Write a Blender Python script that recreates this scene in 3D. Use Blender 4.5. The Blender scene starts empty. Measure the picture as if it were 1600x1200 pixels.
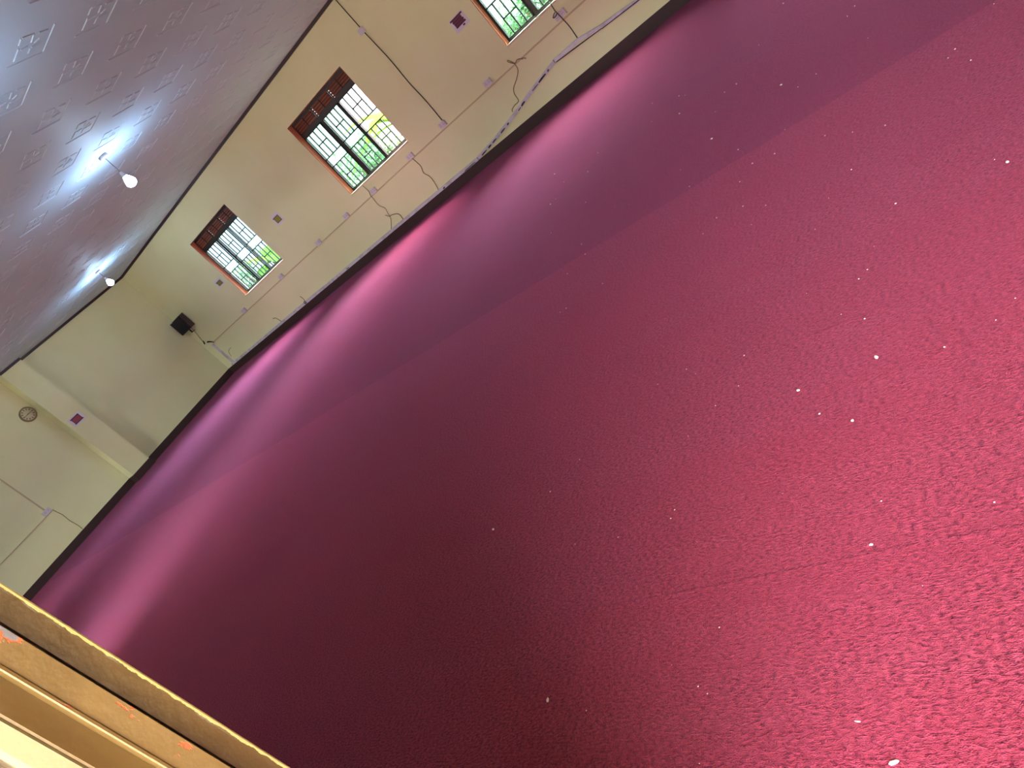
import bpy, math, random
from mathutils import Vector, Matrix
R = random.Random(7)
C = bpy.context.scene.collection
S = bpy.context.scene

# ------------------------------------------------------------------ camera
EYE = 1.5
CAM_F = 1132.33
YAW, PITCH, ROLL = 0.807401610, -0.346468777, -0.779063546
def cam_axes():
    cy, sy = math.cos(YAW), math.sin(YAW); cp, sp = math.cos(PITCH), math.sin(PITCH)
    fwd = Vector((sy*cp, cy*cp, sp)); right = Vector((cy, -sy, 0)); up = right.cross(fwd)
    cr, sr = math.cos(ROLL), math.sin(ROLL)
    return cr*right + sr*up, -sr*right + cr*up, fwd
r_, u_, f_ = cam_axes()
cam = bpy.data.cameras.new('camera'); cam.sensor_width = 36.0; cam.lens = 36*CAM_F/1600; cam.clip_start = 0.02; cam.clip_end = 300
co = bpy.data.objects.new('camera', cam); C.objects.link(co)
M = Matrix((r_, u_, -f_)).transposed().to_4x4(); M.translation = (0, 0, EYE)
co.matrix_world = M; S.camera = co

# ------------------------------------------------------------------ room numbers
XW, YF, H = 11.237, 17.941, 3.66          # window wall, far wall, ceiling
XL, YB = 0.1786, -4.5                     # inner face of the door wall, back wall
WY = [(-1.0, 0.91), (3.75, 5.66), (8.335, 10.245), (13.1, 15.0)]   # windows in y
WZ0, WZ1 = 1.235, 2.9
D1 = (-2.3, 0.77)                         # doorway the camera stands in
D2 = (7.5, 8.7)                         # second doorway further along the same wall
LW = [(13.0, 14.9)]           # windows of the door wall, out of the picture
CW = [(5.0, 8.6)]   # unseen high openings added to light the walls, above the added roof
CZ0, CZ1 = 2.96, 3.5
BW = [(6.8, 8.7)]             # unseen back wall opening added to let in more light

# ------------------------------------------------------------------ world, lights, exposure
w = bpy.data.worlds.new('sky'); S.world = w; w.use_nodes = True
nt = w.node_tree; nt.nodes.clear()
bg = nt.nodes.new('ShaderNodeBackground'); out = nt.nodes.new('ShaderNodeOutputWorld')
tc = nt.nodes.new('ShaderNodeTexCoord'); sx = nt.nodes.new('ShaderNodeSeparateXYZ'); rp = nt.nodes.new('ShaderNodeValToRGB')
nt.links.new(tc.outputs['Generated'], sx.inputs[0]); nt.links.new(sx.outputs['Z'], rp.inputs[0])
rp.color_ramp.elements[0].position = 0.0; rp.color_ramp.elements[0].color = (0.95, 0.97, 1.0, 1)
rp.color_ramp.elements[1].position = 0.8; rp.color_ramp.elements[1].color = (0.72, 0.84, 1.0, 1)
nt.links.new(rp.outputs[0], bg.inputs[0]); bg.inputs[1].default_value = 2.8
nt.links.new(bg.outputs[0], out.inputs[0])
def soft_sun(name, energy, angle, col, azim, elev):
    l = bpy.data.lights.new(name, 'SUN'); l.energy = energy; l.angle = math.radians(angle); l.color = col
    o = bpy.data.objects.new(name, l); C.objects.link(o); a, e = math.radians(azim), math.radians(elev)
    o.rotation_euler = Vector((math.cos(a)*math.cos(e), math.sin(a)*math.cos(e), -math.sin(e))).to_track_quat('-Z', 'Y').to_euler()
soft_sun('hazy_sky_glow_window_side', 235.0, 62, (0.90, 0.95, 1.0), 184, 45)
soft_sun('hazy_sky_glow_door_side', 29.0, 54, (0.97, 0.98, 1.0), 25, 32)
def portal(name, loc, rot, sx_, sy_):
    l = bpy.data.lights.new(name, 'AREA'); l.shape = 'RECTANGLE'; l.size = sx_; l.size_y = sy_; l.cycles.is_portal = True
    o = bpy.data.objects.new(name, l); C.objects.link(o); o.location = loc; o.rotation_euler = rot
for y0, y1 in WY:
    portal('window_daylight_portal', (XW+0.3, (y0+y1)/2, (WZ0+WZ1)/2), (0, math.pi/2, 0), WZ1-WZ0, y1-y0)
for y0, y1 in LW:
    portal('window_daylight_portal', (-0.1, (y0+y1)/2, (WZ0+WZ1)/2), (0, -math.pi/2, 0), WZ1-WZ0, y1-y0)
for y0, y1 in CW:
    portal('added_opening_portal', (-0.1, (y0+y1)/2, (CZ0+CZ1)/2), (0, -math.pi/2, 0), CZ1-CZ0, y1-y0)
for x0, x1 in BW:
    portal('window_daylight_portal', ((x0+x1)/2, YB-0.25, (WZ0+WZ1)/2), (math.pi/2, 0, 0), x1-x0, WZ1-WZ0)
portal('doorway_daylight_portal', (-0.12, (D1[0]+D1[1])/2, 1.1), (0, -math.pi/2, 0), 2.2, D1[1]-D1[0])
portal('doorway_daylight_portal', (-0.12, (D2[0]+D2[1])/2, 1.1), (0, -math.pi/2, 0), 2.2, D2[1]-D2[0])
S.view_settings.view_transform = 'Standard'; S.view_settings.look = 'None'; S.view_settings.gamma = 1.0
S.view_settings.use_curve_mapping = False; S.view_settings.exposure = 0.0
S.cycles.max_bounces = 10; S.cycles.diffuse_bounces = 6; S.cycles.transparent_max_bounces = 16
S.cycles.use_denoising = True; S.cycles.sample_clamp_indirect = 8.0
BULB_W = 250.0

# ------------------------------------------------------------------ helpers
def srgb(r, g, b):
    f = lambda c: (c/12.92 if c <= 0.04045 else ((c+0.055)/1.055)**2.4)
    return (f(r/255), f(g/255), f(b/255), 1)
def mat(name, col, rough=0.6, metal=0.0, spec=0.5):
    m = bpy.data.materials.new(name); m.use_nodes = True
    b = m.node_tree.nodes['Principled BSDF']
    b.inputs['Base Color'].default_value = col if len(col) == 4 else (*col, 1)
    b.inputs['Roughness'].default_value = rough; b.inputs['Metallic'].default_value = metal
    b.inputs['Specular IOR Level'].default_value = spec
    return m
class N:
    """tiny node-building helper"""
    def __init__(s, m): s.t = m.node_tree; s.b = s.t.nodes.get('Principled BSDF')
    def new(s, ty, **kw):
        n = s.t.nodes.new(ty)
        for k, v in kw.items(): setattr(n, k, v)
        return n
    def link(s, a, b): s.t.links.new(a, b)
    def pos(s): return s.new('ShaderNodeNewGeometry').outputs['Position']
    def mapping(s, vec, scale, rot=(0, 0, 0)):
        n = s.new('ShaderNodeMapping'); n.inputs['Scale'].default_value = scale; n.inputs['Rotation'].default_value = rot
        s.link(vec, n.inputs['Vector']); return n.outputs[0]
    def noise(s, vec, scale, detail=3, rough=0.5):
        n = s.new('ShaderNodeTexNoise'); n.inputs['Scale'].default_value = scale; n.inputs['Detail'].default_value = detail
        n.inputs['Roughness'].default_value = rough; s.link(vec, n.inputs['Vector']); return n.outputs['Fac']
    def math(s, op, a, b=None, c=None, clamp=False):
        n = s.new('ShaderNodeMath', operation=op); n.use_clamp = clamp
        for i, v in enumerate((a, b, c)):
            if v is None: continue
            if isinstance(v, (int, float)): n.inputs[i].default_value = v
            else: s.link(v, n.inputs[i])
        return n.outputs[0]
    def ramp(s, fac, p0, p1):
        n = s.new('ShaderNodeMapRange'); n.inputs['From Min'].default_value = p0; n.inputs['From Max'].default_value = p1
        s.link(fac, n.inputs['Value']); return n.outputs[0]
    def mix(s, fac, a, b):
        n = s.new('ShaderNodeMix', data_type='RGBA')
        if isinstance(fac, (int, float)): n.inputs[0].default_value = fac
        else: s.link(fac, n.inputs[0])
        for i, v in ((6, a), (7, b)):
            if isinstance(v, tuple): n.inputs[i].default_value = v
            else: s.link(v, n.inputs[i])
        return n.outputs[2]
    def bump(s, h, strength, dist, normal=None):
        n = s.new('ShaderNodeBump'); n.inputs['Strength'].default_value = strength; n.inputs['Distance'].default_value = dist
        s.link(h, n.inputs['Height'])
        if normal is not None: s.link(normal, n.inputs['Normal'])
        return n.outputs[0]
class MB:
    def __init__(s): s.v = []; s.f = []; s.sm = []
    def add(s, vs, fs, smooth=False):
        o = len(s.v); s.v += [tuple(v) for v in vs]; s.f += [tuple(i+o for i in f) for f in fs]; s.sm += [smooth]*len(fs)
        return s
    def box(s, a, b, bev=0.0, rot=None):
        x0, x1 = sorted((a[0], b[0])); y0, y1 = sorted((a[1], b[1])); z0, z1 = sorted((a[2], b[2]))
        if bev <= 0:
            vs = [(x, y, z) for z in (z0, z1) for x, y in ((x0, y0), (x1, y0), (x1, y1), (x0, y1))]
            fs = [(3, 2, 1, 0), (4, 5, 6, 7), (0, 1, 5, 4), (1, 2, 6, 5), (2, 3, 7, 6), (3, 0, 4, 7)]
        else:
            import bmesh
            bm = bmesh.new(); bmesh.ops.create_cube(bm, size=1.0)
            for v in bm.verts: v.co = Vector(((x0+x1)/2+v.co.x*(x1-x0), (y0+y1)/2+v.co.y*(y1-y0), (z0+z1)/2+v.co.z*(z1-z0)))
            bmesh.ops.bevel(bm, geom=list(bm.edges), offset=bev, segments=2, affect='EDGES', profile=0.6)
            bm.verts.index_update(); vs = [v.co.copy() for v in bm.verts]; fs = [[v.index for v in f.verts] for f in bm.faces]; bm.free()
        if rot is not None:
            c = Vector(((x0+x1)/2, (y0+y1)/2, (z0+z1)/2)); vs = [rot @ (Vector(v)-c) + c for v in vs]
        return s.add(vs, fs)
    def tube(s, pts, r, n=8, cap=True, smooth=True):
        pts = [Vector(p) for p in pts]; rs = r if isinstance(r, (list, tuple)) else [r]*len(pts)
        vs = []; up = None
        for i, p in enumerate(pts):
            d = (pts[min(i+1, len(pts)-1)] - pts[max(i-1, 0)]).normalized()
            if up is None: up = d.orthogonal().normalized()
            up = (up - d*up.dot(d)).normalized(); sd = d.cross(up)
            vs += [p + rs[i]*(math.cos(2*math.pi*k/n)*up + math.sin(2*math.pi*k/n)*sd) for k in range(n)]
        fs = [(i*n+k, i*n+(k+1) % n, (i+1)*n+(k+1) % n, (i+1)*n+k) for i in range(len(pts)-1) for k in range(n)]
        if cap: fs += [tuple(reversed(range(n))), tuple(range((len(pts)-1)*n, len(pts)*n))]
        return s.add(vs, fs, smooth)
    def lathe(s, prof, n=24, mtx=None, smooth=True):
        vs = []
        for r, z in prof: vs += [Vector((max(r, 1e-5)*math.cos(2*math.pi*k/n), max(r, 1e-5)*math.sin(2*math.pi*k/n), z)) for k in range(n)]
        fs = [(i*n+k, i*n+(k+1) % n, (i+1)*n+(k+1) % n, (i+1)*n+k) for i in range(len(prof)-1) for k in range(n)]
        fs += [tuple(reversed(range(n))), tuple(range((len(prof)-1)*n, len(prof)*n))]
        if mtx is not None: vs = [mtx @ v for v in vs]
        return s.add(vs, fs, smooth)
    def prism(s, poly, z0, z1):
        n = len(poly); vs = [(x, y, z0) for x, y in poly] + [(x, y, z1) for x, y in poly]
        fs = [(k, (k+1) % n, n+(k+1) % n, n+k) for k in range(n)] + [tuple(reversed(range(n))), tuple(range(n, 2*n))]
        return s.add(vs, fs)
    def build(s, name, m, parent=None, recalc=True):
        me = bpy.data.meshes.new(name); me.from_pydata(s.v, [], s.f)
        if recalc:
            import bmesh
            bm = bmesh.new(); bm.from_mesh(me); bmesh.ops.recalc_face_normals(bm, faces=bm.faces); bm.to_mesh(me); bm.free()
        me.polygons.foreach_set('use_smooth', s.sm); me.update()
        if m: me.materials.append(m)
        o = bpy.data.objects.new(name, me); C.objects.link(o)
        if parent is not None:
            o.parent = parent; o.matrix_parent_inverse = Matrix.Translation(-Vector(parent.location))
        return o
def tag(o, label, cat, group=None, kind=None):
    o['label'] = label; o['category'] = cat
    if group: o['group'] = group
    if kind: o['kind'] = kind
    return o
def empty(name, loc, label=None, cat=None, group=None):
    o = bpy.data.objects.new(name, None); C.objects.link(o); o.location = loc; o.empty_display_size = 0.1
    if label: tag(o, label, cat, group)
    return o
def struct(o): o['kind'] = 'structure'; return o
def catmull(pts, n=6):
    P = [Vector(p) for p in pts]; P = [P[0]] + P + [P[-1]]; o = []
    for i in range(1, len(P)-2):
        a, b, c, d = P[i-1:i+3]
        for k in range(n):
            t = k/n; o.append(0.5*((2*b)+(c-a)*t+(2*a-5*b+4*c-d)*t*t+(3*b-a-3*c+d)*t**3))
    return o + [P[-2]]

# ------------------------------------------------------------------ materials
def wall_paint():
    m = mat('cream_wall_paint', srgb(212, 199, 140), 0.5, spec=0.35); n = N(m); p = n.pos()
    c = n.mix(n.ramp(n.noise(p, 0.9, 4), 0.35, 0.7), srgb(231, 229, 182), srgb(225, 221, 170))
    n.link(c, n.b.inputs['Base Color'])
    h = n.math('ADD', n.noise(p, 2.2, 3), n.math('MULTIPLY', n.noise(p, 60, 2), 0.06))
    n.link(n.bump(h, 0.35, 0.03), n.b.inputs['Normal']); return m
M_wall = wall_paint()
def ceiling_paint():
    m = mat('white_satin_ceiling', srgb(190, 206, 220), 0.66, spec=0.35); n = N(m); p = n.pos()
    h = n.math('ADD', n.noise(p, 1.6, 2), n.math('MULTIPLY', n.noise(p, 90, 2), 0.02))
    n.link(n.bump(h, 0.25, 0.02), n.b.inputs['Normal']); return m
M_ceil = ceiling_paint()
M_skirt = mat('dark_brown_gloss_paint', srgb(58, 36, 34), 0.45)
n = N(M_skirt); n.link(n.bump(n.noise(n.pos(), 14, 3), 0.3, 0.01), n.b.inputs['Normal'])
M_trim = mat('dark_brown_cornice', srgb(48, 26, 30), 0.5)

def carpet():
    m = mat('crimson_carpet_pile', srgb(160, 50, 75), 0.75, spec=0.0); n = N(m); p = n.pos()
    sp = n.new('ShaderNodeSeparateXYZ'); n.link(p, sp.inputs[0]); x, y = sp.outputs[0], sp.outputs[1]
    # wavering of the pile so that the strips and ribs do not run dead straight
    wob = n.math('MULTIPLY', n.math('SUBTRACT', n.noise(p, 0.6, 2), 0.5), 0.25)
    xw = n.math('ADD', x, n.math('MULTIPLY', wob, 0.35))
    fib = n.noise(n.mapping(p, (1.0, 0.42, 1.0)), 150, 3, 0.65)          # tufts, longer along the roll
    fine = n.noise(n.mapping(p, (1.0, 0.6, 1.0)), 420, 2)
    tuft = n.math('ADD', n.math('MULTIPLY', fib, 0.7), n.math('MULTIPLY', fine, 0.3))
    rib = n.noise(n.mapping(p, (1.0, 0.06, 1.0)), 7.0, 4, 0.6)           # brushed streaks along the roll
    blot = n.noise(p, 0.7, 3)
    base = n.mix(n.ramp(tuft, 0.36, 0.66), srgb(48, 1, 18), srgb(180, 72, 94))
    base = n.mix(n.math('MULTIPLY', n.ramp(rib, 0.35, 0.75), 0.35), base, srgb(128, 30, 52))
    base = n.mix(n.math('MULTIPLY', n.ramp(blot, 0.4, 0.75), 0.25), base, srgb(150, 40, 58))
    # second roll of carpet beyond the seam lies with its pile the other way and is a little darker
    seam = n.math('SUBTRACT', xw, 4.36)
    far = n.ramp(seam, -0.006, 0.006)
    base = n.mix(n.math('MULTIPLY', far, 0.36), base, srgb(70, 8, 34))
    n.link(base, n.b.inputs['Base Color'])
    n.b.inputs['Specular Tint'].default_value = (1.0, 0.55, 0.85, 1)
    n.b.inputs['Sheen Weight'].default_value = 0.33; n.b.inputs['Sheen Roughness'].default_value = 0.4
    n.b.inputs['Sheen Tint'].default_value = (1.0, 0.42, 0.85, 1)
    # creases: gaussian ridges
    def ridge(d, wd): return n.math('POWER', 2.718, n.math('MULTIPLY', n.math('POWER', n.math('DIVIDE', n.math('ABSOLUTE', d), wd), 2.0), -1.0))
    def gate(v, a, b): return n.math('MULTIPLY', n.ramp(v, a, a+0.25), n.math('SUBTRACT', 1.0, n.ramp(v, b-0.25, b)))
    k1 = n.math('MULTIPLY', ridge(n.math('SUBTRACT', xw, 1.235), 0.006), gate(y, -0.2, 1.8))
    k2 = n.math('MULTIPLY', ridge(n.math('SUBTRACT', xw, 2.26), 0.008), gate(y, 0.2, 1.6))
    k4 = n.math('MULTIPLY', ridge(n.math('SUBTRACT', xw, 2.9), 0.008), gate(y, -0.2, 2.2))
    yd = n.math('SUBTRACT', n.math('ADD', y, n.math('MULTIPLY', x, 0.066)), 1.90)
    k3 = n.math('MULTIPLY', ridge(n.math('ADD', yd, wob), 0.03), gate(x, 3.6, 9.0))
    kk = n.math('ADD', n.math('ADD', k1, k2), n.math('ADD', k3, k4))
    swell = n.math('ADD', n.noise(n.mapping(p, (0.35, 1.2, 1.0)), 1.3, 3), n.math('MULTIPLY', rib, 0.12))
    step = n.math('MULTIPLY', far, -0.5)
    nb = n.bump(swell, 0.5, 0.04)
    nb = n.bump(n.math('ADD', kk, step), 0.6, 0.006, nb)
    nb = n.bump(tuft, 1.0, 0.016, nb)
    n.link(nb, n.b.inputs['Normal']); return m
M_carpet = carpet()

def door_paint():
    """brown gloss paint on the steel frame, chipped to red primer and grey metal, cream wall paint at the plaster edges"""
    m = mat('chipped_brown_door_paint', srgb(150, 105, 45), 0.32, spec=0.5); n = N(m); p = n.pos()
    sp = n.new('ShaderNodeSeparateXYZ'); n.link(p, sp.inputs[0]); x = sp.outputs[0]
    jag = n.math('MULTIPLY', n.math('SUBTRACT', n.noise(p, 75, 5, 0.7), 0.5), 0.006)
    xj = n.math('ADD', x, jag)
    brown = n.mix(n.ramp(n.noise(p, 9, 4), 0.35, 0.7), srgb(102, 80, 46), srgb(86, 66, 36))
    dirt = n.noise(n.mapping(p, (1, 1, 0.25)), 60, 4, 0.6)
    brown = n.mix(n.math('MULTIPLY', n.ramp(dirt, 0.52, 0.75), 0.3), brown, srgb(120, 98, 64))
    chip = n.noise(n.mapping(p, (1.0, 1.0, 0.38)), 58, 5, 0.62)
    band = n.math('MULTIPLY', n.ramp(x, 0.1185, 0.121), n.math('SUBTRACT', 1.0, n.ramp(x, 0.146, 0.148)))
    c1 = n.math('MULTIPLY', band, n.ramp(chip, 0.585, 0.60)); c2 = n.math('MULTIPLY', band, n.ramp(chip, 0.645, 0.66))
    col = n.mix(c1, brown, srgb(160, 72, 40)); col = n.mix(c2, col, srgb(92, 88, 92))
    grey = n.math('MULTIPLY', n.ramp(xj, 0.1730, 0.1734), n.ramp(n.noise(p, 14, 2), 0.5, 0.56))
    col = n.mix(grey, col, srgb(120, 112, 100))
    col = n.mix(n.ramp(xj, 0.1746, 0.1750), col, srgb(222, 206, 140))
    col = n.mix(n.math('SUBTRACT', 1.0, n.ramp(xj, 0.0895, 0.0905)), col, srgb(104, 96, 66))
    col = n.mix(n.math('SUBTRACT', 1.0, n.ramp(xj, 0.0665, 0.0675)), col, srgb(74, 60, 46))
    n.link(col, n.b.inputs['Base Color'])
    n.link(n.bump(n.math('ADD', n.noise(p, 120, 3), n.math('MULTIPLY', c1, -1.5)), 0.35, 0.0012), n.b.inputs['Normal']); return m
M_door = door_paint()

M_white = mat('white_plastic', srgb(214, 206, 212), 0.4)
M_whitedirty = mat('scuffed_white_plastic', srgb(205, 196, 204), 0.5)
n = N(M_whitedirty); n.link(n.mix(n.ramp(n.noise(n.pos(), 6, 3), 0.45, 0.75), srgb(208, 200, 208), srgb(168, 156, 160)), n.b.inputs['Base Color'])
M_cond = mat('painted_over_conduit', srgb(200, 182, 142), 0.5)
M_slot = mat('black_hole_plastic', srgb(30, 24, 26), 0.6)
M_wire = mat('dark_wire', srgb(62, 46, 30), 0.5)
M_wire2 = mat('dusty_olive_wire', srgb(124, 104, 62), 0.5)
M_frame = mat('dark_bronze_frame', srgb(44, 30, 28), 0.4)
M_bar = mat('black_iron_bars', srgb(22, 18, 18), 0.5)
M_wood = mat('red_brown_wood', srgb(128, 62, 40), 0.5)
n = N(M_wood); n.link(n.mix(n.noise(n.mapping(n.pos(), (6, 1, 12)), 8, 3), srgb(138, 72, 46), srgb(104, 50, 34)), n.b.inputs['Base Color'])
M_sill = mat('pale_cement_sill', srgb(226, 206, 170), 0.6)
M_reveal_lit = mat('reveal_wood_lit_tone', srgb(186, 104, 80), 0.55)  # daylight on the red-brown lining wood, painted in as a lighter tone
M_paper = mat('white_paper', srgb(226, 216, 228), 0.7)
M_maroon = mat('maroon_print', srgb(116, 56, 82), 0.7)
M_dkprint = mat('dark_maroon_print', srgb(88, 36, 56), 0.7)
M_redprint = mat('dull_red_print', srgb(150, 62, 72), 0.7)
M_olive = mat('olive_green_print', srgb(142, 132, 44), 0.7)
M_olived = mat('dark_olive_print', srgb(112, 98, 50), 0.7)
M_spk = mat('black_speaker_cloth', srgb(24, 18, 24), 0.85)
M_spkbox = mat('dark_brown_speaker_veneer', srgb(62, 42, 40), 0.5)
M_clockrim = mat('grey_bronze_clock_rim', srgb(134, 122, 90), 0.4)
M_clockface = mat('cream_clock_face', srgb(212, 200, 164), 0.5)
M_clockink = mat('dark_clock_ink', srgb(98, 88, 62), 0.6)
M_debris = mat('white_crumb', srgb(240, 226, 216), 0.7)
def glass(name, col):
    m = bpy.data.materials.new(name); m.use_nodes = True; t = m.node_tree; t.nodes.clear()
    o = t.nodes.new('ShaderNodeOutputMaterial'); mx = t.nodes.new('ShaderNodeMixShader'); tr = t.nodes.new('ShaderNodeBsdfTransparent'); gl = t.nodes.new('ShaderNodeBsdfGlossy')
    mx.inputs[0].default_value = 0.06
    tr.inputs[0].default_value = (*col, 1); gl.inputs['Roughness'].default_value = 0.02
    t.links.new(tr.outputs[0], mx.inputs[1]); t.links.new(gl.outputs[0], mx.inputs[2]); t.links.new(mx.outputs[0], o.inputs[0]); return m
M_glass = glass('green_tinted_glass', (0.74, 0.92, 0.86))
M_glassb = glass('pale_blue_tinted_glass', (0.78, 0.93, 0.97))
def leaf(name, c, tl):
    m = bpy.data.materials.new(name); m.use_nodes = True; t = m.node_tree; t.nodes.clear()
    o = t.nodes.new('ShaderNodeOutputMaterial'); ad = t.nodes.new('ShaderNodeAddShader'); d = t.nodes.new('ShaderNodeBsdfDiffuse'); tr = t.nodes.new('ShaderNodeBsdfTranslucent')
    nz = t.nodes.new('ShaderNodeTexNoise'); nz.inputs['Scale'].default_value = 1.7
    mx = t.nodes.new('ShaderNodeMix'); mx.data_type = 'RGBA'; mx.inputs[6].default_value = (*[v*0.6 for v in c], 1); mx.inputs[7].default_value = (*[v*1.3 for v in c], 1)
    t.links.new(nz.outputs[0], mx.inputs[0]); t.links.new(mx.outputs[2], d.inputs[0]); tr.inputs[0].default_value = (*tl, 1)
    t.links.new(d.outputs[0], ad.inputs[0]); t.links.new(tr.outputs[0], ad.inputs[1]); t.links.new(ad.outputs[0], o.inputs[0]); return m
M_leaf = leaf('green_leaf', (0.036, 0.056, 0.03), (0.036, 0.06, 0.026))
M_leafy = leaf('yellow_green_leaf', (0.024, 0.052, 0.008), (0.028, 0.055, 0.006))
M_dry = leaf('dry_leaf', (0.06, 0.045, 0.02), (0.025, 0.018, 0.006))
M_bark = mat('bark', srgb(92, 70, 50), 0.9)
M_ground = mat('grass_ground', srgb(96, 118, 60), 0.9)
n = N(M_ground); n.link(n.mix(n.noise(n.pos(), 1.5, 4), srgb(66, 70, 46), srgb(82, 74, 58)), n.b.inputs['Base Color'])
M_ext = mat('outer_plaster', srgb(200, 188, 150), 0.8)

# ------------------------------------------------------------------ shell
def wall_grid(axis, a, b, us, vs, holes):
    """a wall slab between axis=a and axis=b, cut at us (along) and vs (height), leaving out the holes"""
    m = MB()
    for i in range(len(us)-1):
        for j in range(len(vs)-1):
            cu, cv = (us[i]+us[i+1])/2, (vs[j]+vs[j+1])/2
            if any(h[0] < cu < h[1] and h[2] < cv < h[3] for h in holes): continue
            if axis == 0: m.box((a, us[i], vs[j]), (b, us[i+1], vs[j+1]))
            else: m.box((us[i], a, vs[j]), (us[i+1], b, vs[j+1]))
    return m
def quad_floor(x0, x1, y0, y1, z): return MB().box((x0, y0, z-0.1), (x1, y1, z))
struct(quad_floor(0.0, XW+0.2, YB-0.15, YF+0.2, 0.0).build('floor', M_carpet))
us = [YB-0.15] + [v for p in WY for v in p] + [YF+0.2]
wr = wall_grid(0, XW, XW+0.22, us, [0, WZ0, WZ1, H+0.1], [(a, b, WZ0, WZ1) for a, b in WY])
struct(wr.build('wall_right', M_wall))
DH = 2.15
WT = 0.0
lus = sorted([YB-0.15, D1[0]-0.07, D1[1]+0.07, D2[0], D2[1], LW[0][0], LW[0][1], YF+0.2] + [v for p in CW for v in p])
wl = wall_grid(0, 0.0, XL, lus, [0, WZ0, DH+0.07, WZ1, CZ0, CZ1, H+0.1],
               [(D1[0]-0.07, D1[1]+0.07, 0, DH+0.07), (D2[0], D2[1], 0, DH+0.07)] + [(a, b, WZ0, WZ1) for a, b in LW] + [(a, b, CZ0, CZ1) for a, b in CW])
struct(wl.build('wall_left', M_wall))
PX0, PX1, PD = 7.245, 7.80, 0.27
wf = MB().box((0, YF, 0), (XW+0.22, YF+0.2, H+0.1)).box((PX0, YF-PD, 0), (PX1, YF, H+0.1))
struct(wf.build('wall_far', M_wall))
wb = wall_grid(1, YB-0.15, YB, [0, BW[0][0], BW[0][1], XW+0.22], [0, WZ0, WZ1, H+0.1], [(a, b, WZ0, WZ1) for a, b in BW])
struct(wb.build('wall_back', M_wall))
# unseen roof slab added to cut down daylight on the doorway side
struct(MB().box((-2.0, YB-1, 2.75), (0.0, YF+1, 2.85)).build('added_shade_roof', M_wall))

# ceiling: flat satin boards with an embossed square-spiral motif in each board
PIT, OX, OY = 0.683, 4.06, 4.935
cl = MB().box((0, YB-0.15, H), (XW+0.22, YF+0.2, H+0.1))
k = 1.0266
def mp(x, y): return ((x-3.955)*k, (y-4.807)*k)
strokes = [((3.776, 4.966), (4.125, 4.973)), ((4.13, 4.97), (4.135, 4.655)), ((3.83, 4.665), (3.95, 4.675)), ((3.99, 4.69), (4.09, 4.70)),
           ((3.843, 4.925), (3.843, 4.78)), ((3.835, 4.745), (3.83, 4.665)), ((3.865, 4.812), (3.935, 4.80)), ((3.97, 4.838), (4.08, 4.832)),
           ((3.95, 4.675), (3.955, 4.775)), ((3.967, 4.905), (3.967, 4.838)), ((3.985, 4.80), (4.03, 4.76))]
def ridge_strip(mb, a, b, wd=0.010, dp=0.006):
    a, b = Vector((*a, 0)), Vector((*b, 0)); d = (b-a).normalized(); s = Vector((-d.y, d.x, 0))*wd
    z = Vector((0, 0, H+0.0004)); lo = Vector((0, 0, -dp)); a2, b2 = a+d*wd, b-d*wd
    mb.add([a-s+z, a+s+z, b+s+z, b-s+z, a2-s*0.35+z+lo, a2+s*0.35+z+lo, b2+s*0.35+z+lo, b2-s*0.35+z+lo],
           [(4, 5, 6, 7), (0, 1, 5, 4), (1, 2, 6, 5), (2, 3, 7, 6), (3, 0, 4, 7)])
for i in range(-5, 11):
    for j in range(-13, 20):
        cx, cy = OX+i*PIT, OY+j*PIT
        if not (XL+0.3 < cx < XW-0.3 and YB+0.3 < cy < YF-0.3): continue
        for a, b in strokes:
            (ax, ay), (bx, by) = mp(*a), mp(*b); ridge_strip(cl, (cx+ax, cy+ay), (cx+bx, cy+by))
struct(cl.build('ceiling', M_ceil, recalc=False))
# skirting and cornice
BZ = 0.178
struct(MB().box((XW-0.012, YB, 0), (XW, YF, BZ)).build('baseboard_right', M_skirt))
bf = MB().box((XL, YF-0.012, 0), (PX0, YF, BZ)).box((PX1, YF-0.012, 0), (XW-0.012, YF, BZ))
bf.box((PX0-0.012, YF-PD-0.012, 0), (PX1+0.012, YF-PD, BZ)).box((PX0-0.012, YF-PD, 0), (PX0, YF, BZ)).box((PX1, YF-PD, 0), (PX1+0.012, YF, BZ))
struct(bf.build('baseboard_far', M_skirt))
struct(MB().box((XL, D1[1]+0.07, 0), (XL+0.012, D2[0], BZ)).box((XL, D2[1], 0), (XL+0.012, YF-0.012, BZ)).box((XL, YB, 0), (XL+0.012, D1[0]-0.07, BZ)).build('baseboard_left', M_skirt))
CZ = 3.604
struct(MB().box((XW-0.03, YB, CZ), (XW, YF, H)).build('trim_1', M_trim))
tf = MB().box((XL, YF-0.03, CZ), (PX0, YF, H)).box((PX1, YF-0.03, CZ), (XW-0.03, YF, H)).box((PX0, YF-PD-0.03, CZ), (PX1, YF-PD, H))
struct(tf.build('trim_2', M_trim))
struct(MB().box((XL, YB, CZ), (XL+0.03, YF-0.03, H)).build('trim_3', M_trim))

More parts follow.
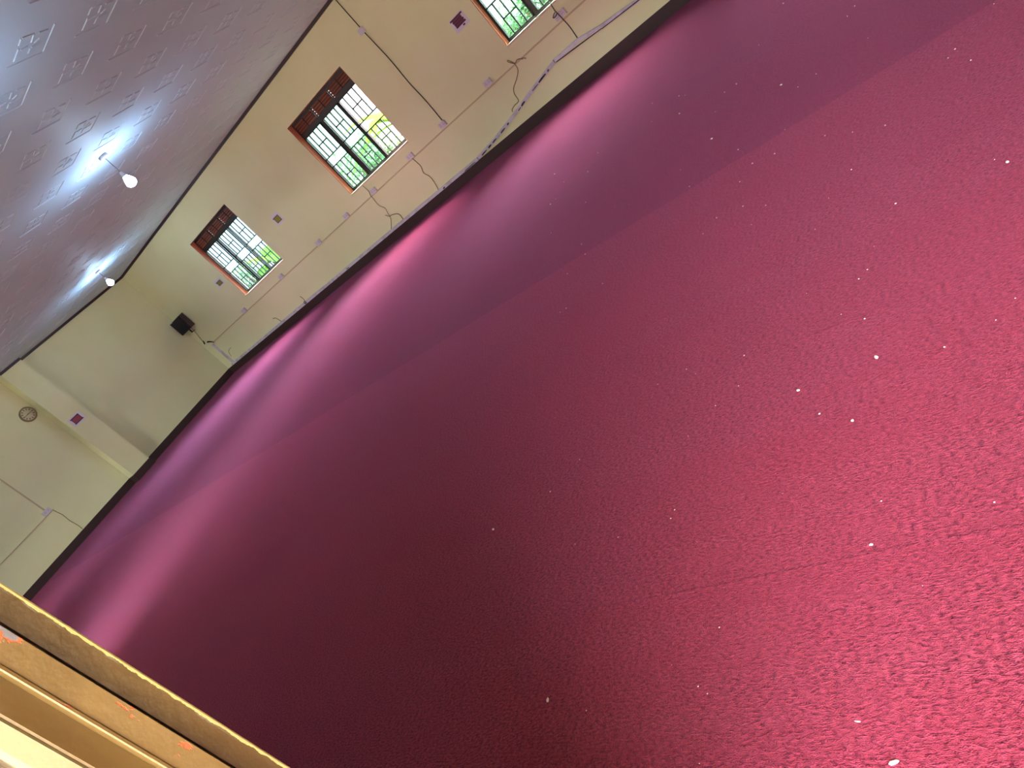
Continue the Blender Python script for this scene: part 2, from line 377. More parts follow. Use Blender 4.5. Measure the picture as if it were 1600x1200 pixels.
# ------------------------------------------------------------------ windows
def window(idx, y0, y1, open_col, gl, shut=None):
    w_ = empty('window_%d' % idx, (XW, (y0+y1)/2, WZ0)); struct(w_)
    X0 = XW+0.125                                   # plane of the metal frame, set back in the reveal
    lin = MB()                                      # red-brown wooden lining of the reveal sides, daylight put into its colour
    lin.box((XW+0.004, y1-0.012, WZ0), (XW+0.20, y1, WZ1)).box((XW+0.004, y0, WZ0), (XW+0.20, y0+0.012, WZ1)).box((XW+0.0045, y0+0.012, WZ0), (XW+0.006, y0+0.013, WZ0+0.002))
    MB().box((XW+0.004, y0+0.012, WZ1-0.012), (XW+0.20, y1-0.012, WZ1)).build('head_lining', M_wood, w_)
    lin.build('reveal_lining', M_reveal_lit, w_)
    MB().box((XW-0.012, y0-0.01, WZ0-0.02), (XW+0.21, y1+0.01, WZ0+0.012), 0.004).build('window_sill', M_sill, w_)
    a, b = y0+0.012, y1-0.012; zb, zt = WZ0+0.012, WZ1-0.012; f = 0.035
    TZ = 2.6
    fr = MB().box((X0, a, zb), (X0+0.05, a+f, zt)).box((X0, b-f, zb), (X0+0.05, b, zt)).box((X0, a+f, zb), (X0+0.05, b-f, zb+f)).box((X0, a+f, zt-0.05), (X0+0.05, b-f, zt))
    fr.box((X0-0.01, a+f, TZ-0.045), (X0+0.06, b-f, TZ+0.045))
    cols = [b-f-(b-a-2*f)*t for t in (0, 0.335, 0.655, 1)]
    fr.box((X0, cols[1]-0.04, zb+f), (X0+0.05, cols[1]+0.04, TZ-0.045)).box((X0, cols[2]-0.018, zb+f), (X0+0.05, cols[2]+0.018, TZ-0.045))
    fr.build('window_frame', M_frame, w_)
    for c in range(3):                              # ventilator of brown wooden slats over each light
        yl, yr = cols[c]-(0.012 if c else 0), cols[c+1]+(0.012 if c < 2 else 0)
        lv = MB(); nn = 4; hh = (zt-0.05-TZ-0.045)/nn
        for q in range(nn):
            z0 = TZ+0.045+q*hh
            lv.box((X0+0.004, yr, z0+hh*0.2), (X0+0.02, yl, z0+hh*0.9), 0.0, Matrix.Rotation(0.3, 3, 'Y'))
        lv.build('louvre_vent', M_wood, w_)
        MB().box((X0+0.034, yr, TZ+0.045), (X0+0.044, yl, zt-0.05)).build('vent_gap_shade', M_frame, w_)  # dark panel put in for the shade between the slats
    vb = MB()
    for yy in (cols[1], cols[2]): vb.box((X0-0.012, yy-0.012, TZ+0.045), (X0+0.012, yy-0.002, zt-0.05)).box((X0-0.012, yy+0.004, TZ+0.045), (X0+0.012, yy+0.014, zt-0.05))
    for c in range(3):
        yc = (cols[c]+cols[c+1])/2; vb.box((X0-0.012, yc-0.006, TZ+0.045), (X0, yc+0.006, zt-0.05))
    vb.build('vent_bars', M_bar, w_)
    for c in range(3):
        yl, yr = cols[c]-(0.04 if c == 1 else 0.018 if c == 2 else 0), cols[c+1]+(0.04 if c == 0 else 0.018 if c == 1 else 0)
        zl, zh = zb+f, TZ-0.045; t = 0.0105; g = MB(); XG = X0-0.018
        m1, m2 = zl+(zh-zl)*0.435, zl+(zh-zl)*0.575
        for zz in (zl+0.01, m1, m2, zh-0.01): g.box((XG-t, yr, zz-t), (XG+t, yl, zz+t))
        for q in range(0, 5):
            yy = yr+(yl-yr)*q/4
            if q in (0, 4): yy = yr+t if q == 0 else yl-t
            g.box((XG-t, yy-t, zl), (XG+t, yy+t, m1)).box((XG-t, yy-t, m2), (XG+t, yy+t, zh))
            if q in (0, 4): g.box((XG-t, yy-t, m1), (XG+t, yy+t, m2))
        ym = (yl+yr)/2; dw = (yl-yr)/4
        for za, zc in ((zl, m1), (m2, zh)):
            zm = (za+zc)/2
            g.box((XG-t, ym-dw, zm-t), (XG+t, ym+dw, zm+t))
            g.lathe([(0.0, -0.02), (0.014, -0.014), (0.02, 0), (0.014, 0.014), (0.0, 0.02)], 8, Matrix.Translation((XG-0.004, ym, zm)))
        g.build('burglar_bar_grille', M_bar, w_)
        if c != open_col:
            MB().box((X0+0.018, yr, zl), (X0+0.023, yl, zh)).build('window_pane', gl, w_)
            cf = MB()                                # slim casement round each glazed light
            s = 0.016
            cf.box((X0+0.01, yr, zl), (X0+0.035, yr+s, zh)).box((X0+0.01, yl-s, zl), (X0+0.035, yl, zh)).box((X0+0.01, yr+s, zl), (X0+0.035, yl-s, zl+s)).box((X0+0.01, yr+s, zh-s), (X0+0.035, yl-s, zh))
            cf.build('casement', M_frame, w_)
    return w_
window(1, *WY[3], -1, M_glassb)
window(2, *WY[2], 2, M_glass)
window(3, *WY[1], -1, M_glass)
window(4, *WY[0], -1, M_glass)

# ------------------------------------------------------------------ the doorway the picture is taken from
d1 = struct(empty('door_1', (0.1, 0, 0)))
YJ = D1[1]
def jamb_poly(flip):
    pr = [(XL, 0.07), (XL, 0.0285), (0.1770, 0.0265), (0.1749, 0.0260), (0.1525, 0.0270), (0.1520, 0.055), (0.1460, 0.055), (0.1456, 0.0015), (0.1448, 0.0),
          (0.1220, 0.0), (0.1208, -0.0016), (0.1185, -0.0020), (0.1172, -0.0008), (0.1160, 0.0120), (0.0925, 0.0025), (0.0905, 0.003), (0.0880, 0.0015), (0.0720, 0.006), (0.0670, 0.010), (0.0650, 0.025), (0.045, 0.025), (0.045, 0.07)]
    return [(x, (YJ+d) if not flip else (D1[0]-d)) for x, d in pr]
MB().prism(jamb_poly(False), 0, DH+0.07).build('door_jamb', M_door, d1)
MB().prism(jamb_poly(True), 0, DH+0.07).build('door_jamb', M_door, d1)
MB().box((0.045, D1[0], DH), (XL, D1[1], DH+0.07)).build('door_head', M_door, d1)
d2 = struct(empty('door_2', (0.1, (D2[0]+D2[1])/2, 0)))
MB().box((0.04, D2[0], 0), (XL-0.002, D2[0]+0.05, DH+0.07)).build('door_jamb', M_skirt, d2)
MB().box((0.04, D2[1]-0.05, 0), (XL-0.002, D2[1], DH+0.07)).build('door_jamb', M_skirt, d2)
MB().box((0.04, D2[0]+0.05, DH), (XL-0.002, D2[1]-0.05, DH+0.07)).build('door_head', M_skirt, d2)

# ------------------------------------------------------------------ pendant bulbs
def bulb_mat():
    m = bpy.data.materials.new('cool_white_led'); m.use_nodes = True; b = m.node_tree.nodes['Principled BSDF']
    b.inputs['Base Color'].default_value = (0.9, 0.95, 1, 1); b.inputs['Emission Color'].default_value = (0.46, 0.72, 1.0, 1); b.inputs['Emission Strength'].default_value = BULB_W; return m
M_bulb = bulb_mat()
def pendant(x, y, drop, label):
    o = empty('pendant_bulb', (x, y, H), label, 'lamp')
    T = lambda z: Matrix.Translation((x, y, z))
    MB().lathe([(0.0, 0.0), (0.062, 0.0), (0.062, -0.03), (0.05, -0.045), (0.0, -0.045)], 20, T(H)).build('ceiling_rose', M_whitedirty, o)
    zb = H-drop
    MB().tube([(x, y, H-0.04), (x+0.004, y, H-drop*0.5), (x, y, zb+0.13)], 0.0045, 6).build('cord', M_wire, o)
    MB().lathe([(0.0, 0.14), (0.012, 0.14), (0.024, 0.12), (0.026, 0.075), (0.03, 0.07), (0.0, 0.07)], 16, T(zb)).build('lamp_holder', M_white, o)
    MB().lathe([(0.0, 0.072), (0.028, 0.072), (0.04, 0.05), (0.058, 0.015), (0.068, -0.015), (0.064, -0.04), (0.045, -0.062), (0.02, -0.072), (0.0, -0.073)], 24, T(zb)).build('bulb', M_bulb, o)
pendant(6.23, 8.17, 0.40, 'lit bare white bulb on a short cord, the larger nearer one under the patterned ceiling')
pendant(9.057, 14.90, 0.32, 'lit bare white bulb hanging close to the far corner, the smaller of the two seen')
pendant(3.0, 5.2, 0.40, 'lit bare white bulb near the middle of the hall just out of the picture')

pendant(4.2, 14.9, 0.36, 'unseen lit bulb added to brighten the clock end of the hall')  # extra bulb, added out of view to light the far wall

# ------------------------------------------------------------------ sockets, conduits and wires on the window wall
def W(y, z, d=0.0): return (XW-d, y, z)
def socket(y, z, label, s=0.145, hgt=0.095, dots=True):
    o = empty('wall_socket', (XW, y, z), label, 'socket', 'surface sockets along the window wall')
    MB().box((XW-0.045, y-s/2, z-hgt/2), (XW, y+s/2, z+hgt/2), 0.005).build('back_box', M_white, o)
    MB().box((XW-0.052, y-s/2-0.003, z-hgt/2-0.003), (XW-0.045, y+s/2+0.003, z+hgt/2+0.003), 0.002).build('face_plate', M_white, o)
    for yc in (y-s*0.25, y+s*0.25):
        g = MB()
        for dy, dz in ((0, 0.02), (-0.013, -0.008), (0.013, -0.008)): g.box((XW-0.0535, yc+dy-0.004, z+dz-0.005), (XW-0.0515, yc+dy+0.004, z+dz+0.005))
        g.build('pin_holes', M_slot, o)
SK = [(4.66, 1.045, 'white double socket under the nearest window with a dark wire crossing it', 0.19),
      (6.31, 1.035, 'white socket between the nearest window and the socket fed by the ceiling cable', 0.145),
      (7.51, 1.036, 'white socket at the lower end of the long cable from the ceiling', 0.145),
      (8.50, 1.015, 'white socket under the right end of the middle window with a wire dropping below it', 0.15),
      (9.72, 1.01, 'white socket under the left end of the middle window where a brown wire passes', 0.14),
      (10.72, 1.013, 'white socket just left of the middle window, bare of wires', 0.14),
      (11.86, 1.0, 'white socket on the wall midway between the middle and the far window', 0.16),
      (13.54, 1.01, 'white socket under the right end of the far window', 0.14),
      (15.47, 1.015, 'white socket just left of the far window, last before the corner', 0.16)]
for y, z, l, s in SK: socket(y, z, l, s)
o = MB().box((XW-0.018, 2.6, 0.945), (XW, 17.40, 0.968), 0.003).build('wall_conduit', M_cond); tag(o, 'thin painted-over conduit running level under the sockets of the window wall', 'conduit')
o = MB().box((XW-0.03, 17.50, 0.20), (XW, 17.58, 0.93), 0.004).build('wall_conduit', M_whitedirty); tag(o, 'wide pale upright conduit from the plug down to the skirting in the far corner', 'conduit')

def trunking(name, pts, d0, d1, hgt, label, dark_strips, lip=0.0):
    o = empty(name, (XW, pts[0][0], pts[0][1]), label, 'cable trunking', 'lengths of white cable trunking low on the window wall')
    m = MB(); vs = []
    for y, z in pts: vs += [(XW-d0, y, z-hgt/2), (XW-d1, y, z-hgt/2), (XW-d1, y, z+hgt/2), (XW-d0, y, z+hgt/2)]
    fs = [(4*i+a, 4*i+(a+1) % 4, 4*i+4+(a+1) % 4, 4*i+4+a) for i in range(len(pts)-1) for a in range(4)] + [(3, 2, 1, 0), tuple(4*(len(pts)-1)+a for a in range(4))]
    m.add(vs, fs); m.build('channel', M_whitedirty, o)
    if dark_strips:
        for (ya, za, yb, zb2, th) in dark_strips:
            dv = Vector((0, yb-ya, zb2-za)).normalized(); nv = Vector((0, -dv.z, dv.y))*th
            A = Vector((XW-d1-0.0005, ya, za)); B = Vector((XW-d1-0.0005, yb, zb2)); px = Vector((-0.004, 0, 0))
            q = [A-nv*0.4, A+nv*0.7, (A+B)/2+nv, B+nv*0.5, B-nv, (A+B)/2-nv*0.8]
            MB().add(q+[v+px for v in q], [(5, 4, 3, 2, 1, 0), (6, 7, 8, 9, 10, 11)]+[(i, (i+1) % 6, 6+(i+1) % 6, 6+i) for i in range(6)]).build('cover_gap_and_shade', M_slot, o)  # black gaps in the cover; on the loose length, the shadow beneath it
    return o
trunking('cable_trunking', [(2.4, 0.42), (3.69, 0.475), (4.27, 0.525), (4.68, 0.598), (5.17, 0.597)], 0.012, 0.05, 0.055,
         'white trunking sloping away from the wall on the right, loose at its lower edge', [(2.6, 0.405, 4.28, 0.50, 0.008), (4.28, 0.502, 5.16, 0.571, 0.010)])  # dark strips here are the shadow under the loose length, built as shapes
ch = [(5.33, 0.56, 5.37, 0.55, 0.014), (5.42, 0.54, 5.60, 0.512, 0.016), (5.62, 0.50, 5.78, 0.478, 0.007), (6.0, 0.43, 6.1, 0.41, 0.016), (6.12, 0.40, 6.2, 0.385, 0.008),
      (6.48, 0.335, 6.53, 0.325, 0.013), (6.6, 0.31, 6.72, 0.292, 0.011), (6.86, 0.27, 6.97, 0.255, 0.012), (7.02, 0.245, 7.1, 0.236, 0.016), (7.16, 0.226, 7.3, 0.21, 0.012)]
trunking('cable_trunking', [(5.19, 0.592), (5.66, 0.508), (6.25, 0.387), (6.9, 0.272), (7.40, 0.212)], 0.006, 0.046, 0.062,
         'battered white trunking slanting down under the conduit, its cover broken into black gaps', ch)
trunking('cable_trunking', [(7.42, 0.208), (8.44, 0.206), (10.0, 0.208), (13.0, 0.209), (17.62, 0.210)], 0.013, 0.055, 0.056,
         'long pale trunking lying on top of the dark skirting as far as the corner', [(8.36, 0.2, 8.42, 0.195, 0.014), (7.5, 0.196, 7.8, 0.192, 0.008), (13.55, 0.215, 13.62, 0.20, 0.012), (11.7, 0.20, 11.8, 0.198, 0.008)])

def wire(name, pts, label, r=0.006, m=M_wire2, smooth=True, cat='wire'):
    p3 = [W(p[0], p[1], p[2] if len(p) > 2 else r+0.002) for p in pts]
    o = MB().tube(catmull(p3) if smooth else p3, r, 6).build(name, m); tag(o, label, cat); return o
wire('ceiling_cable', [(7.49, 3.60), (7.485, 3.02)], 'short dark cable from the cornice to the small box near the ceiling', 0.008, M_wire, False)
wire('ceiling_cable', [(7.485, 2.94), (7.46, 2.4), (7.475, 1.9), (7.46, 1.5), (7.475, 1.09)], 'long dark cable from the small box straight down to a socket', 0.009, M_wire)
o = empty('junction_box', (XW, 7.485, 2.98), 'small white junction box on the cable just below the cornice', 'junction box')
MB().box((XW-0.05, 7.43, 2.935), (XW, 7.55, 3.03), 0.004).build('box', M_white, o); MB().box((XW-0.056, 7.427, 2.932), (XW-0.05, 7.553, 3.033), 0.002).build('lid', M_white, o)
clips = MB()
wire('wire', [(4.674, 1.27, .03), (4.69, 1.15, .03), (4.67, 1.09, .065), (4.66, 1.0, .065), (4.658, 0.83, .03), (4.657, 0.632, .055)], 'dark wire from the window sill over the near socket to the trunking', 0.008, M_wire)
wire('wire', [(4.69, 1.12, .066), (4.735, 1.10, .07), (4.76, 1.075, .07), (4.72, 1.07, .07), (4.665, 1.09, .068)], 'small loop of dark wire hanging at the corner of the near socket', 0.007, M_wire)
wire('wire', [(5.575, 0.935, .03), (5.60, 0.965, .03), (5.66, 0.985, .03), (5.706, 0.97, .03), (5.746, 0.985, .03), (5.80, 1.06, .03), (5.782, 1.072, .032), (5.735, 0.985, .034), (5.735, 0.93, .03), (5.765, 0.862, .01), (5.87, 0.78, .01), (6.02, 0.703, .01), (6.08, 0.62, .01), (6.094, 0.498, .02), (6.2, 0.485, .03), (6.27, 0.463, .05), (6.29, 0.43, .052)],
     'curly olive wire looping off the conduit and bending down to the broken trunking', 0.0065)
wire('wire', [(5.53, 0.91, .02), (5.55, 0.94, .03), (5.59, 0.955, .03)], 'stub of olive wire poking out of the conduit beside the curly wire', 0.007)
wire('wire', [(8.505, 0.97, .02), (8.495, 0.85, .01), (8.49, 0.75, .01), (8.545, 0.637, .01), (8.50, 0.53, .01), (8.50, 0.42, .01), (8.525, 0.24, .05)], 'olive wire hanging from the socket under the right end of the middle window', 0.007)
wire('wire', [(9.853, 1.215, .01), (9.838, 1.07, .01), (9.865, 0.98, .03), (9.87, 0.92, .025), (9.90, 0.745, .01), (9.836, 0.62, .01), (9.88, 0.50, .01), (9.89, 0.42, .02), (9.98, 0.325, .03), (10.07, 0.24, .05)], 'thin brown wire wandering from the middle window sill to the trunking', 0.006)
wire('wire', [(9.868, 0.452, .045), (9.845, 0.452, .05), (9.80, 0.44, .045), (9.735, 0.417, .04), (9.66, 0.38, .05), (9.64, 0.32, .05), (9.66, 0.238, .05)], 'arched brown wire curving from the wandering wire down to the trunking', 0.008)
wire('wire', [(9.95, 0.52, .02), (9.92, 0.48, .02), (9.885, 0.44, .02)], 'short loose wire end sticking up where two brown wires meet', 0.007)
wire('wire', [(14.9, 0.40, .01), (14.95, 0.42, .01), (14.85, 0.38, .01), (14.75, 0.235, .05)], 'faint short wire rising from the trunking below the far window', 0.006)
wire('wire', [(13.62, 0.40, .01), (13.60, 0.32, .01), (13.58, 0.235, .05)], 'thin short wire standing up from a dark ring on the trunking', 0.006)
o = MB().tube([W(13.6+0.03*math.cos(a), 0.225+0.03*math.sin(a), 0.062) for a in [i*math.pi/8 for i in range(17)]], 0.007, 6).build('wire_loop', M_slot); tag(o, 'small dark wire ring on the trunking between the middle and far window', 'wire')
wire('wire', [(17.40, 0.38, .01), (17.3, 0.52, .01), (17.1, 0.56, .01)], 'barely visible thin wire near the corner above the skirting', 0.005)

# ------------------------------------------------------------------ loudspeaker in the corner
o = empty('wall_speaker', (XW, 17.6, 1.6), 'dark box loudspeaker mounted on the wall in the far corner', 'loudspeaker')
MB().box((XW-0.165, 17.33, 1.595), (XW-0.02, 17.87, 2.015), 0.008).build('cabinet', M_spkbox, o)
MB().box((XW-0.207, 17.332, 1.598), (XW-0.165, 17.868, 2.012), 0.01).build('speaker_grille', M_spk, o)
MB().box((XW-0.02, 17.5, 1.66), (XW, 17.7, 1.95)).box((XW-0.10, 17.57, 1.50), (XW-0.085, 17.63, 1.595)).box((XW-0.10, 17.57, 1.49), (XW, 17.63, 1.505)).build('wall_bracket', M_trim, o)
MB().box((XW-0.208, 17.70, 2.0), (XW-0.17, 17.80, 2.03), 0.004).build('label_tab', M_white, o)['label'] = 'small white tab on top'
o = wire('speaker_wire', [(17.55, 1.60, .05), (17.62, 1.42, .03), (17.70, 1.25, .02), (17.74, 1.12, .02)], 'thin dark wire hanging from the bottom of the corner loudspeaker', 0.006, M_wire)
o = MB().tube([W(17.70, 1.15, .02), W(17.74, 1.10, .02), W(17.77, 1.065, .02)], [0.008, 0.018, 0.014], 8).build('plug', M_slot); tag(o, 'black plug dangling on the end of the loudspeaker wire', 'plug')
o = MB().tube([W(17.60, 1.055, .025), W(17.54, 1.035, .025), W(17.46, 0.98, .02), W(17.41, 0.93, .02)], [0.022, 0.02, 0.012, 0.008], 8).build('plug', M_slot); tag(o, 'black plug at the end of the level conduit, beside the corner', 'plug')

# ------------------------------------------------------------------ paper signs
def sign(y, z, wy, hz, label, kind):
    o = empty('paper_sign', (XW, y, z), label, 'sign')
    MB().box((XW-0.003, y-wy/2, z-hz/2), (XW, y+wy/2, z+hz/2)).build('sheet', M_paper, o)
    g = lambda ya, za, yb, zb, m, nm: MB().box((XW-0.0045, y+wy*ya, z+hz*za), (XW-0.003, y+wy*yb, z+hz*zb)).build(nm, m, o)
    if kind == 'maroon':
        for ya, za, yb, zb in ((0.44, 0.32, -0.44, 0.44), (0.36, 0.13, -0.28, 0.26), (0.34, -0.05, -0.34, 0.08), (0.34, -0.24, -0.36, -0.10)):
            g(ya, za, yb, zb, M_dkprint, 'printed_line')
        MB().box((XW-0.0042, y-wy*0.3, z-hz*0.18), (XW-0.003, y+wy*0.33, z+hz*0.38)).build('print_block', M_maroon, o)
        g(-0.06, -0.40, -0.2, -0.29, M_dkprint, 'printed_mark')
    else:
        MB().box((XW-0.0042, y-wy*0.33, z-hz*0.36), (XW-0.003, y+wy*0.33, z+hz*0.24)).build('print_block', M_olived, o)
        g(-0.24, -0.28, 0.24, 0.14, M_olive, 'print_centre'); g(0.40, 0.1, 0.20, 0.22, M_olived, 'printed_mark')
sign(6.03, 1.99, 0.31, 0.22, 'white paper sign with maroon printed lines, on the wall left of the nearest window', 'maroon')
sign(12.25, 1.925, 0.29, 0.24, 'white paper with an olive square, on the wall between middle and far window', 'olive')
sign(15.32, 1.87, 0.30, 0.19, 'small white paper with an olive square, just left of the far window', 'olive')
YP = YF-PD
o = empty('paper_sign', (7.50, YP, 1.91), 'white paper with a dull red block, taped to the projecting pillar of the far wall', 'sign')
MB().box((7.335, YP-0.003, 1.80), (7.66, YP, 2.02)).build('sheet', M_paper, o)
MB().box((7.39, YP-0.0042, 1.835), (7.60, YP-0.003, 1.985)).build('print_block', M_redprint, o)
for x0, z0, x1, z1 in ((7.37, 1.965, 7.61, 1.99), (7.375, 1.83, 7.62, 1.852), (7.385, 1.835, 7.405, 1.985), (7.588, 1.835, 7.606, 1.985)):
    MB().box((x0, YP-0.005, z0), (x1, YP-0.0042, z1)).build('print_border', M_dkprint, o)

# ------------------------------------------------------------------ clock and conduits on the far wall
cx, cz, cr = 7.03, 2.685, 0.172
o = empty('wall_clock', (cx, YF, cz), 'round cream-faced clock with a dull rim on the far wall beside the pillar', 'clock')
Tm = Matrix.Translation((cx, YF, cz)) @ Matrix.Rotation(math.pi/2, 4, 'X')
MB().lathe([(0.0, 0.0), (cr, 0.0), (cr, 0.035), (cr-0.012, 0.05), (cr-0.026, 0.045), (cr-0.03, 0.03), (0.0, 0.03)], 40, Tm).build('rim', M_clockrim, o)
MB().lathe([(0.0, 0.0301), (cr-0.029, 0.0301), (cr-0.029, 0.032), (0.0, 0.032)], 40, Tm).build('face', M_clockface, o)
for q in range(12):
    a = math.pi/6*q; r0, r1 = cr*0.55, cr*0.76; d = Vector((math.sin(a), 0, math.cos(a))); s = Vector((math.cos(a), 0, -math.sin(a)))*0.009
    c = Vector((cx, YF-0.0335, cz)); P = [c+d*r0-s*0.8, c+d*r0+s*0.8, c+d*r1+s, c+d*r1-s]; b = Vector((0, 0.0012, 0))
    MB().add(P+[p+b for p in P], [(0, 1, 2, 3), (7, 6, 5, 4)]+[(i, (i+1) % 4, 4+(i+1) % 4, 4+i) for i in range(4)]).build('hour_mark', M_clockink, o)
def hand(ang, ln, wd, nm, off):
    d = Vector((math.sin(ang), 0, math.cos(ang))); s = Vector((math.cos(ang), 0, -math.sin(ang)))*wd; c = Vector((cx, YF-off, cz)); b = Vector((0, 0.0015, 0))
    P = [c-d*0.02-s, c-d*0.02+s, c+d*ln+s*0.4, c+d*ln-s*0.4]
    MB().add(P+[p+b for p in P], [(0, 1, 2, 3), (7, 6, 5, 4)]+[(i, (i+1) % 4, 4+(i+1) % 4, 4+i) for i in range(4)]).build(nm, M_clockink, o)
hand(math.radians(92), 0.085, 0.010, 'hour_hand', 0.036); hand(math.radians(-95), 0.115, 0.007, 'minute_hand', 0.039)
o = empty('wall_socket', (5.60, YF, 0.98), 'white socket on the far wall where two conduits meet', 'socket')
MB().box((5.50, YF-0.045, 0.93), (5.68, YF, 1.03), 0.005).build('back_box', M_white, o); MB().box((5.497, YF-0.052, 0.927), (5.683, YF-0.045, 1.033), 0.002).build('face_plate', M_white, o)
for xc in (5.55, 5.63):
    g = MB()
    for dx, dz in ((0, 0.02), (-0.013, -0.008), (0.013, -0.008)): g.box((xc+dx-0.004, YF-0.0535, 0.98+dz-0.005), (xc+dx+0.004, YF-0.0515, 0.98+dz+0.005))
    g.build('pin_holes', M_slot, o)
o = MB().box((5.585, YF-0.018, 1.035), (5.615, YF, CZ), 0.003).build('wall_conduit', M_cond); tag(o, 'thin upright conduit rising on the far wall from the socket', 'conduit')
o = MB().box((XL+0.05, YF-0.018, 0.905), (5.72, YF, 0.925), 0.003).build('wall_conduit', M_cond); tag(o, 'thin level conduit on the far wall running left below the socket', 'conduit')
o = MB().tube([(5.70, YF-0.006, 0.92), (5.735, YF-0.006, 0.70), (5.72, YF-0.006, 0.5), (5.74, YF-0.006, 0.3), (5.73, YF-0.006, 0.19)], 0.006, 6).build('wire', M_wire2); tag(o, 'faint thin wire dropping from the far wall socket to the skirting', 'wire')

# ------------------------------------------------------------------ crumbs on the carpet
def crumb(x, y, s, el, rot, label):
    s *= 0.72
    m = MB(); rr = random.Random(int(x*1000)); n = 8; prof = []
    base = [(math.cos(2*math.pi*q/n)*s*el*rr.uniform(0.8, 1.2), math.sin(2*math.pi*q/n)*s*rr.uniform(0.75, 1.2)) for q in range(n)]
    c, sn = math.cos(rot), math.sin(rot); vs = []
    for sc, z in ((1.0, 0.0), (0.9, s*0.5), (0.4, s*0.7)): vs += [(x+sc*(a*c-b*sn), y+sc*(a*sn+b*c), z) for a, b in base]
    fs = [(L*n+q, L*n+(q+1) % n, (L+1)*n+(q+1) % n, (L+1)*n+q) for L in range(2) for q in range(n)] + [tuple(reversed(range(n))), tuple(range(2*n, 3*n))]
    o = m.add(vs, fs).build('paper_crumb', M_debris); tag(o, label, 'litter', 'bits of litter on the carpet'); return o
crumb(2.005, 0.687, 0.008, 1.6, 0.4, 'white beak-shaped crumb on the carpet, highest of the clear white bits at right')
crumb(1.979, 0.953, 0.006, 2.0, 1.1, 'thin bent white scrap left of the beak-shaped crumb')
crumb(1.747, 0.764, 0.006, 1.3, 0.2, 'small round white crumb below the beak-shaped one')
crumb(1.77, 2.417, 0.007, 1.6, 0.9, 'lone white crumb on the dim carpet near the dark shadow')
crumb(0.92, 1.728, 0.007, 1.7, 0.3, 'pale fluff on the carpet beside the darkest shadow, low in the picture')
crumb(0.727, 0.68, 0.007, 1.9, 1.9, 'largest white scrap, at the bottom edge of the picture')
crumb(1.272, 0.716, 0.005, 1.6, 1.5, 'small white crumb just above the long crease in the carpet')
crumb(0.814, 0.753, 0.0022, 4.5, 1.4, 'tiny pale sliver left of and above the largest scrap')
crumb(1.938, 0.488, 0.0035, 1.4, 0.5, 'tiny white dot right of the beak-shaped crumb')
crumb(2.816, 0.209, 0.007, 1.6, 0.2, 'white scrap near the right edge of the picture, upper part')
crumb(5.034, 1.768, 0.010, 1.5, 0.8, 'white crumb beyond the carpet seam, farthest clear one')
crumb(5.20, 1.25, 0.009, 1.6, 0.8, 'dark-edged crumb beyond the seam right of the farthest crumb')
o = MB()
for q in range(130):
    x = R.uniform(0.5, 7.5); y = R.uniform(-0.5, 4.0)*(0.35+0.1*x); s = R.uniform(0.0008, 0.0016)*(0.7+0.45*x); a = R.uniform(0, 3.1)
    c, sn = math.cos(a)*s*R.uniform(1, 2), math.sin(a)*s
    o.add([(x-c, y-sn, 0), (x+sn, y-c, 0), (x+c, y+sn, 0), (x-sn, y+c, 0), (x, y, s*1.1)], [(3, 2, 1, 0), (0, 1, 4), (1, 2, 4), (2, 3, 4), (3, 0, 4)])
o = o.build('carpet_lint', M_debris); tag(o, 'fine pale lint and dust specks scattered over the carpet', 'lint', kind='stuff')

# ------------------------------------------------------------------ outside
struct(MB().box((XW+0.22, -30, -0.5), (60, 60, -0.3)).build('ground', M_ground))
struct(MB().box((-40, -30, -0.5), (0.0, 60, -0.05)).build('ground', mat('pale_yard', srgb(170, 150, 120), 0.9)))
def leaf_blade(mb, base, d, ln, wd, droop, seg=6):
    d = Vector(d).normalized(); side = d.cross(Vector((0, 0, 1)));  side = side.normalized() if side.length > 1e-3 else Vector((1, 0, 0))
    p = Vector(base); v = d.copy(); vs = []
    for i in range(seg+1):
        t = i/seg; wv = wd*math.sin(math.pi*min(1, 0.08+t*0.92))**0.7
        vs += [p-side*wv+Vector((0, 0, 0.15*wv)), p.copy(), p+side*wv+Vector((0, 0, 0.15*wv))]
        v = (v+Vector((0, 0, -droop/seg))).normalized(); p = p+v*(ln/seg)
    fs = []
    for i in range(seg): fs += [(3*i, 3*i+1, 3*i+4, 3*i+3), (3*i+1, 3*i+2, 3*i+5, 3*i+4)]
    mb.add(vs, fs, True)
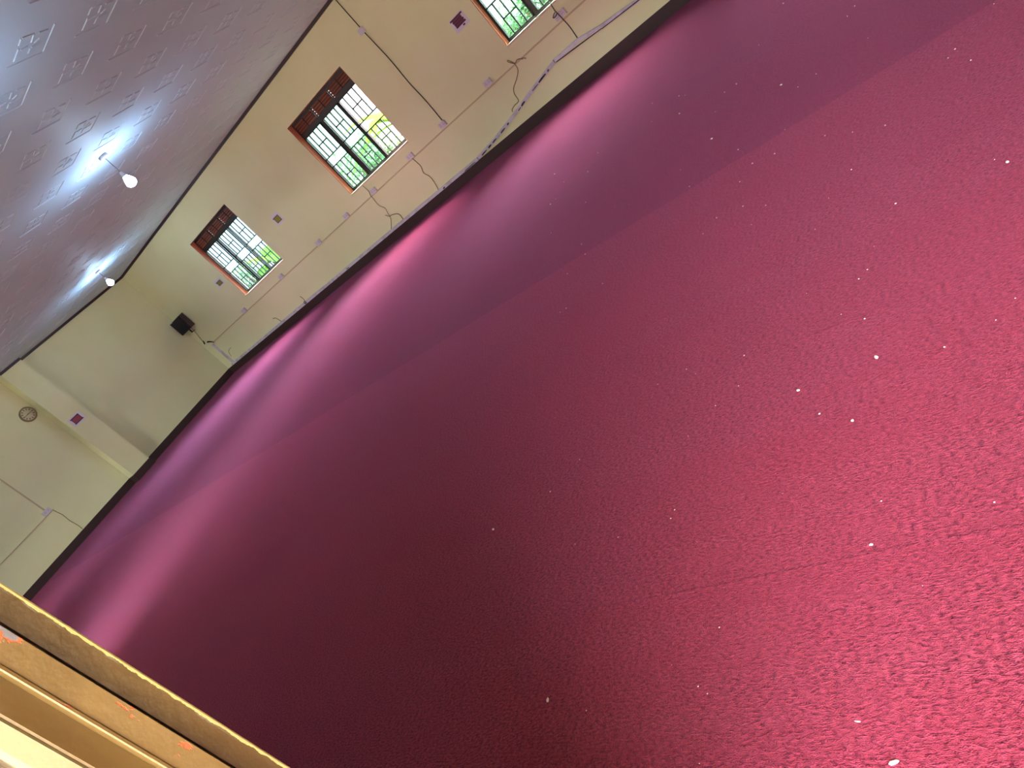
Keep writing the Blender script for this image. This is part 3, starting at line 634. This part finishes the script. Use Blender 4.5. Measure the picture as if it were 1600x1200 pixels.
def banana(x, y, h, label, seed):
    rr = random.Random(seed); o = empty('banana_plant', (x, y, -0.3), label, 'plant', 'banana plants outside the windows')
    MB().tube([(x, y, -0.3), (x+0.05, y, h*0.5), (x, y+0.05, h)], [0.13, 0.11, 0.06], 10).build('trunk', M_bark, o)
    g = MB(); dr = MB()
    for q in range(9):
        a = q*2.4+rr.random(); leaf_blade(g, (x, y, h), (math.cos(a), math.sin(a), rr.uniform(0.5, 1.6)), rr.uniform(1.3, 2.1), rr.uniform(0.2, 0.3), rr.uniform(0.8, 1.8), 8)
    for q in range(9):
        a = q*1.9+rr.random(); leaf_blade(dr, (x, y, h-0.1-0.05*q), (math.cos(a), math.sin(a), 0.3), rr.uniform(0.8, 1.5), rr.uniform(0.05, 0.12), 2.6, 7)
    g.build('leaves', M_leafy, o, recalc=False); dr.build('dry_leaves', M_dry, o, recalc=False)
def tree(x, y, h, rad, label, seed, nleaf=2600, m=None):
    rr = random.Random(seed); o = empty('tree', (x, y, -0.3), label, 'tree', 'trees and bushes outside the windows')
    MB().tube([(x, y, -0.3), (x+0.1, y, h*0.35), (x-0.05, y+0.1, h*0.7)], [0.14, 0.1, 0.05], 8).build('trunk', M_bark, o)
    g = MB()
    cl = [(rr.uniform(-1, 1)*rad*0.7, rr.uniform(-1, 1)*rad*0.7, rr.uniform(0.15, 0.95)*h) for _ in range(26)]
    for q in range(nleaf):
        c = rr.choice(cl); p = (x+c[0]+rr.gauss(0, rad*0.22), y+c[1]+rr.gauss(0, rad*0.22), max(0.0, c[2]+rr.gauss(0, h*0.08)))
        a = rr.uniform(0, 6.28); leaf_blade(g, p, (math.cos(a), math.sin(a), rr.uniform(-0.4, 0.7)), rr.uniform(0.12, 0.3), rr.uniform(0.03, 0.07), 0.8, 2)
    g.build('foliage', m or M_leaf, o, recalc=False)
banana(14.4, 10.35, 1.55, 'banana plant with broad yellow-green leaves seen through the open right light of the middle window', 3)
banana(17.2, 20.4, 1.3, 'banana plant seen low through the far window', 5)
tree(18.4, 15.6, 2.2, 1.5, 'leafy bush seen through the left lights of the middle window', 21, 1500)
tree(15.6, 6.9, 2.0, 1.2, 'leafy bush seen through the nearest window', 22, 1500)
tree(20.5, 26.2, 2.4, 1.6, 'leafy bush seen through the left light of the far window', 23, 900)
tree(15.9, 13.0, 1.7, 0.9, 'low leafy bush close behind the tinted lights of the middle window', 26, 900)
